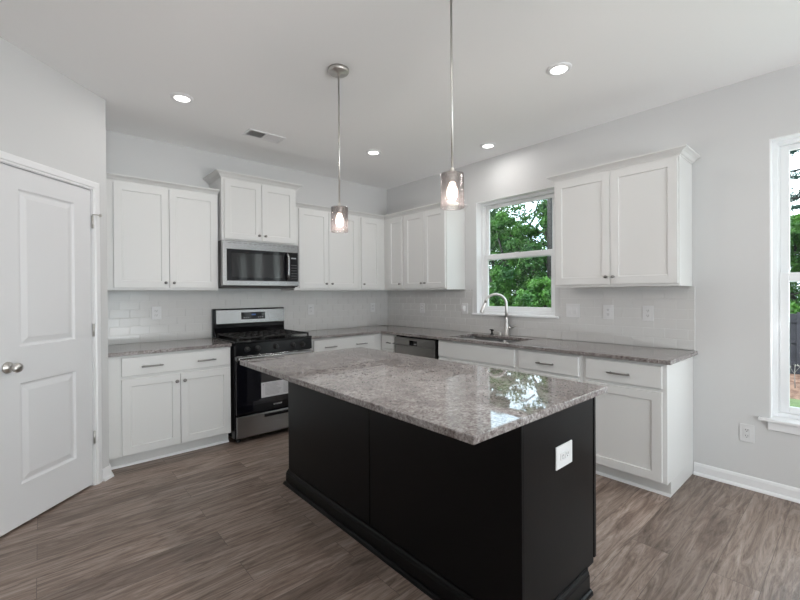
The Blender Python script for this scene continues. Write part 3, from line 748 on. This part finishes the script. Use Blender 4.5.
# ------------------------------------------------------------------ island
IX0, IX1, IY0, IY1 = -2.321, -1.706, -3.571, -1.692
t = thing('kitchen_island', 'long black kitchen island standing in front of the sink run', 'island', (0, 0, 0), 0)
MB().box(IX0+.012, IX1, IY0+.012, IY1-.012, .10, .885).box(IX0+.012, IX1-.075, IY0+.012, IY1-.012, 0, .10).build('island_carcass', M_black, t)
ys = -2.645
MB().box(IX0, IX0+.012, ys+.0025, IY1, .0, .885, .0015).build('back_panel', M_black, t)
MB().box(IX0, IX0+.012, IY0+.0, ys-.0025, .0, .885, .0015).build('back_panel', M_black, t)
for yy0, yy1 in ((IY0, IY0+.012), (IY1-.012, IY1)):
    e_ = MB().prism([(IX0+.0125, 0), (IX1-.075, 0), (IX1-.075, .10), (IX1-.020, .10), (IX1-.020, .885), (IX0+.0125, .885)], 1, yy0, yy1).build('end_panel', M_black, t)
IB = [(0, 0), (.0145, 0), (.0145, .078), (.012, .084), (.0105, .092), (.005, .100), (.0035, .108), (0, .108)]
IS = [(.0145, 0), (.030, 0), (.0295, .008), (.0265, .016), (.0205, .021), (.0145, .0225)]
ip = [(-1.797, IY1), (IX0, IY1), (IX0, IY0), (-1.797, IY0)]
ip = ip[::-1]
mb = MB(); mb.sweep(ip[::-1], IB) ; base_o = None
def outward(path): return path
mb.build('base_moulding', M_black, t)
MB().sweep(ip[::-1], IS).build('shoe_moulding', M_black, t)
n_un = 3; uw = (IY1-IY0)/n_un
for k in range(n_un):
    a = IY0+k*uw+.012; b_ = IY0+(k+1)*uw-.012
    if k == 0: a = IY0+.004
    if k == n_un-1: b_ = IY1-.004
    if k:
        d = MB(); d.panel(a, b_, .720, .866, 0, -.02, [], [], .003); o = d.build('drawer', M_black, t); o.rotation_euler = (0, 0, PI/2); o.location = (IX1, 0, 0)
        pull_at((a+b_)/2, -.02, .79, o)
    mid = (a+b_)/2
    for c0, c1, kx in ((a, mid-.002, mid-.03), (mid+.002, b_, mid+.03)):
        d = shaker(c0, c1, .112, .697 if k else .880, 0, -.02).build('cabinet_door', M_black, t); d.rotation_euler = (0, 0, PI/2); d.location = (IX1, 0, 0)
        knob_at(kx, -.02, .637, d)

# ------------------------------------------------------------------ pendants
pend = thing('pendant_light', 'rear hanging pendant light with clear glass cylinder shade near the stove', 'pendant light', (-2.182, -2.158, H), 0, 'pendant lights above the island')
MB().lathe([(0, 0), (.066, 0), (.066, -.018), (.060, -.026), (.012, -.027), (.010, -.045), (0, -.045)], n=32).build('canopy', M_nickel, pend)
MB().tube([(0, 0, -.03), (0, 0, -.872)], .0055, 10).lathe([(.0055, -.860), (.010, -.866), (.012, -.884), (.008, -.890)], n=14).build('rod', M_nickel, pend)
MB().lathe([(.006, -.880), (.022, -.886), (.024, -.892), (.024, -.925), (.018, -.930), (0, -.930)], n=20).build('socket', M_nickel, pend)
sh_ = MB().lathe([(.022, -.8895), (.053, -.8895), (.0555, -.893), (.0555, -1.048), (.0535, -1.050), (.0525, -1.048), (.0525, -.8945), (.022, -.8935)], n=40)
sh_.build('glass_shade', M_shade, pend, recalc=True)
MB().lathe([(0, -.926), (.014, -.930), (.0165, -.942), (.022, -.955), (.026, -.972), (.025, -.990), (.018, -1.004), (.008, -1.013), (0, -1.015)], n=20).build('bulb', M_bulb, pend)
pl = add_light('pendant_glow', 'POINT', (0, 0, -1.022), PEND_W, (1, .955, .915), shadow_soft_size=.012, specular_factor=0.0); pl.parent = pend
p2 = copy_tree(pend); p2.location = (-2.182, -3.121, H); p2['label'] = 'front pendant light with glass cylinder shade, its rod leaving the picture top'

# ------------------------------------------------------------------ recessed ceiling lights
can = thing('recessed_light', 'round recessed ceiling light nearest the pantry, front left', 'ceiling light', (-2.843, -1.086, H), 0, 'recessed ceiling lights')
MB().lathe([(.052, -.001), (.052, -.010), (.056, -.013), (.070, -.008), (.078, -.0035), (.079, -.0005), (.052, -.0005)], n=36).build('trim_ring', M_trim, can)
MB().lathe([(0, -.006), (.051, -.006), (.0525, -.0035), (0, -.001)], n=32, smooth=False).build('lens', M_lens, can)
cl = add_light('can_glow', 'AREA', (0, 0, -.016), CAN_W, (1, .975, .95), shape='DISK', size=.10); cl.parent = can
for (cx, cy), lb in (((-1.067, -1.080), 'round recessed ceiling light above the corner of the counters'),
                     ((-.330, -1.960), 'round recessed ceiling light just above the kitchen window'),
                     ((-1.108, -3.095), 'largest looking recessed ceiling light, above the right wall cabinet'),
                     ((-2.85, -3.35), 'added fill ceiling light, unseen, above the camera end of the island'),  # from here on: extra lights added as fill, out of view
                     ((-1.1, -5.2), 'added fill ceiling light, unseen, beside the breakfast window'),
                     ((-4.6, -5.6), 'added fill ceiling light, unseen behind the camera')):
    c = copy_tree(can); c.location = (cx, cy, H); c['label'] = lb

# ceiling vent
t = thing('ceiling_vent', 'small white louvred air vent in the ceiling in front of the stove', 'vent', (-2.087, -.772, H), 0)
VW, VH = .150, .068
v = MB()
for a, b, c, d in ((-VW-.02, VW+.02, -VH-.02, -VH), (-VW-.02, VW+.02, VH, VH+.02), (-VW-.02, -VW, -VH, VH), (VW, VW+.02, -VH, VH), (-.008, .008, -VH, VH)): v.box(a, b, c, d, -.008, -.0005, .001)
v.build('vent_frame', M_trim, t)
MB().box(-VW, VW, -VH, VH, -.0012, -.0005).build('duct_opening', M_slot, t)
for s_ in (-1, 1):
    m_ = MB()
    for k in range(9):
        x0 = s_*(.012+k*.0150); m_.prism([(x0+s_*.010, -.0078), (x0+s_*.0112, -.0078), (x0+.0012*s_, -.002), (x0, -.0018)], 1, -VH, VH)
    m_.build('louvres', M_trim, t)

# ------------------------------------------------------------------ outdoors: lower yard behind the house
GZ = -1.12
struct(MB().box(.16, 60, -40, 45, GZ-.2, GZ).build('lawn', M_lawn), 'mown lawn outside', 'lawn')
# mulch strip with an uneven surface
mb = MB(); bm = mb.bm; rnd = random.Random(5); nx, ny = 14, 70; grid = {}
for i in range(nx+1):
    for j in range(ny+1):
        e_ = min(i, nx-i)/2.0
        grid[i, j] = bm.verts.new((9.3+i*.27+rnd.uniform(-.04, .04), -22+j*.55, GZ+.002+min(1, e_)*(.05+rnd.uniform(-.03, .05))))
for i in range(nx):
    for j in range(ny): bm.faces.new((grid[i, j], grid[i+1, j], grid[i+1, j+1], grid[i, j+1]))
struct(mb.build('mulch_bed', M_mulch), 'reddish mulch strip in front of the fence', 'mulch bed')
FXX = 12.9
t = thing('board_fence', 'dark stained board fence across the back of the yard', 'fence', (FXX, 0, GZ), 0)
mb = MB(); rnd = random.Random(9); y = -20.0
while y < 18:
    mb.box(.0, .02, y, y+.138, .04, 1.80+rnd.uniform(-.01, .01)); y += .142
mb.build('boards', M_fence, t)
for z in (.30, .95, 1.55): MB().box(-.04, -.001, -20, 18, z, z+.09).build('rail', M_fence, t)
for k in range(16): MB().box(-.09, -.002, -20+k*2.4, -19.91+k*2.4, 0, 1.86).build('post', M_fence, t)

def leaves(mb, centers, n, size, spread, rnd, flat=.6):
    bm = mb.bm
    for _ in range(n):
        c, rad = rnd.choice(centers)
        d = Vector((rnd.gauss(0, 1), rnd.gauss(0, 1), rnd.gauss(0, 1)*flat)).normalized()*rad*(rnd.random()**.4)
        p = Vector(c)+d; nrm = (d.normalized()*.6+Vector((rnd.gauss(0, .6), rnd.gauss(0, .6), .5+rnd.gauss(0, .4)))).normalized()
        u = nrm.orthogonal().normalized(); a = rnd.uniform(0, 2*PI); w_ = nrm.cross(u); u, w_ = u*math.cos(a)+w_*math.sin(a), w_*math.cos(a)-u*math.sin(a)
        s_ = size*rnd.uniform(.6, 1.3)
        vs = [bm.verts.new(p+u*s_*.5*a_+w_*s_*b_*.5+nrm*c_*s_) for a_, b_, c_ in ((-.55, -.05, 0), (0, -1, -.12), (.55, -.05, 0), (.02, 1, -.15))]
        bm.faces.new(vs)
def tree_mesh(seed, h, crown_r, base_z, n, size):
    rnd = random.Random(seed); tr = MB(); lean = [Vector((rnd.uniform(-.15, .15)*k, rnd.uniform(-.15, .15)*k, h*.85*k/5)) for k in range(6)]
    tr.tube(lean, [.17*(1-.15*k) for k in range(6)], 9); cs = []
    for k in range(42):
        a = rnd.uniform(0, 2*PI); z = base_z+(h-base_z)*rnd.random()**1.15; f = (z-base_z)/(h-base_z)
        rr = crown_r*(math.sin(PI*min(.95, .22+f*.72)))*rnd.uniform(.25, 1)
        tip = Vector((rr*math.cos(a), rr*math.sin(a), z)); cs.append((tip, crown_r*rnd.uniform(.16, .30)*(1 if f < .5 else .72)))
        if k % 2 == 0: st = Vector((0, 0, max(.6, z-rr*.5))); tr.tube([st, (st+tip)/2+Vector((0, 0, .15)), tip], [.055, .035, .012], 6)
    lf = MB(); leaves(lf, cs, n, size, 0, rnd); return tr, lf
def plant(name, label, cat, seed, h, cr, bz, n, size, m, group):
    t = thing(name, label, cat, (0, 0, GZ), 0, group); a, b = tree_mesh(seed, h, cr, bz, n, size)
    a.build('trunk', M_bark, t, recalc=False); b.build('foliage', m, t, recalc=False); return t
GT = 'broadleaf trees beyond the fence'
protos = [plant('broadleaf_tree', 'leafy green tree growing beyond the fence, seen through a window', 'tree', 21, 8.2, 2.9, 1.0, 17000, .19, M_leaf, GT),
          plant('broadleaf_tree', 'leafy green tree growing beyond the fence, seen through a window', 'tree', 33, 7.2, 2.6, .8, 16000, .18, M_leaf2, GT),
          plant('broadleaf_tree', 'leafy green tree growing beyond the fence, seen through a window', 'tree', 47, 9.6, 3.2, 2.4, 4200, .19, M_leaf, GT)]
spots = [(0, 16.2, 6.2, 1.0), (1, 15.6, 8.6, .95), (0, 17.0, 10.8, 1.05), (1, 15.4, 13.0, 1.0), (2, 20.5, 8.2, 1.1), (2, 20.0, 12.6, .95),
         (1, 15.8, -1.6, .80), (1, 16.4, -4.2, .74), (0, 19.5, -.4, .76), (2, 22, 5.0, 1.0), (0, 18.0, 3.8, .95), (1, 17, -7, .8), (1, 17.6, -2.7, .72), (0, 24.5, 9.5, .85), (0, 25, 14.5, .85), (0, 25, 18.0, .9), (0, 17.5, -10.5, .95), (1, 17, -14, .95), (0, 24, -7, .9), (0, 24, -1.5, .8), (0, 26, 3, .8), (1, 18, 16.5, 1.0), (2, 21.5, 10.4, 1.08), (2, 18.8, 7.3, .98)]
used = set()
for k, (pi_, px, py, sc) in enumerate(spots):
    o = protos[pi_] if pi_ not in used else copy_tree(protos[pi_])
    used.add(pi_); o.location = (px, py, GZ); o.rotation_euler = (0, 0, k*1.3); o.scale = (sc, sc, sc)
GB = 'bushes in the yard'
bush = plant('bush', 'bright green bush in front of the fence, seen through the kitchen window', 'bush', 5, 2.9, 1.5, .2, 8000, .15, M_leaf2, GB)
for k, (px, py, sc) in enumerate(((10.9, 3.75, 1.0), (11.1, 7.05, 1.0))):
    o = bush if k == 0 else copy_tree(bush); o.location = (px, py, GZ); o.rotation_euler = (0, 0, k*2.1); o.scale = (sc, sc, sc)
# pine with layered branches against the sky
rnd = random.Random(12); t = thing('pine_tree', 'tall blue green pine with layered branches outside the tall right window', 'tree', (20.5, -3.0, GZ), 0)
MB().tube([(0, 0, 0), (.1, .05, 6), (0, 0, 13)], [.24, .17, .05], 10).build('trunk', M_bark, t, recalc=False)
br_, nd = MB(), MB()
for k in range(34):
    z = 5.0+k*.24; a = k*2.4+rnd.uniform(-.3, .3); L_ = rnd.uniform(1.7, 2.9)*(1.15-.02*k); tip = Vector((L_*math.cos(a), L_*math.sin(a), z-.12*L_))
    md_ = Vector((0, 0, z))*.5+tip*.5+Vector((0, 0, .12))
    br_.tube([(0, 0, z), md_, tip], [.05, .035, .01], 6)
    cs = []
    for f in (.35, .45, .55, .65, .75, .85, .93, 1.0):
        p_ = Vector((0, 0, z)).lerp(tip, f); sd = Vector((-math.sin(a), math.cos(a), 0))*(1.1-f)*.55
        for q_ in (-1, 0, 1): cs.append((p_+sd*q_+Vector((rnd.uniform(-.1, .1), rnd.uniform(-.1, .1), .05)), .17))
    leaves(nd, cs, 420, .10, 0, rnd, .5)
br_.build('branch_whorls', M_bark, t, recalc=False); nd.build('needles', M_needle, t, recalc=False)
# a bare trunk standing at the right of the kitchen window's view
t = thing('bare_trunk', 'dark straight tree trunk at the right edge of the kitchen window view', 'tree', (14.6, 5.45, GZ), 0)
MB().tube([(0, 0, 0), (.05, 0, 5), (0, .05, 12)], [.22, .19, .12], 10).build('trunk', M_bark, t, recalc=False)
br_, nd = MB(), MB(); cs = []
for k in range(9):
    a = k*2.2; z = 8.5+k*.4; tip = Vector((1.8*math.cos(a), 1.8*math.sin(a), z+.5)); br_.tube([(0, 0, z), tip], [.06, .015], 6); cs.append((tip, .7))
leaves(nd, cs, 2500, .24, 0, rnd); br_.build('branches', M_bark, t, recalc=False); nd.build('foliage', M_leaf, t, recalc=False)
# sapling in the mulch
t = thing('sapling', 'thin pale young sapling in the mulch before the fence', 'sapling', (10.4, -3.27, GZ+.06), 0)
MB().tube([(0, 0, 0), (.01, .01, .28), (0, 0, .58)], [.012, .009, .005], 7).tube([(.008, .008, .34), (.0, .10, .52)], [.006, .003], 6).tube([(.006, .006, .38), (.0, -.09, .55)], [.006, .003], 6).build('stem', mat('pale_bark', (.22, .2, .19), .8), t)
lf = MB(); leaves(lf, [((0, 0, .57), .05), ((0, .10, .52), .04), ((0, -.09, .55), .04)], 45, .035, 0, rnd); lf.build('foliage', mat('pale_leaves', (.30, .29, .25), .6), t, recalc=False)
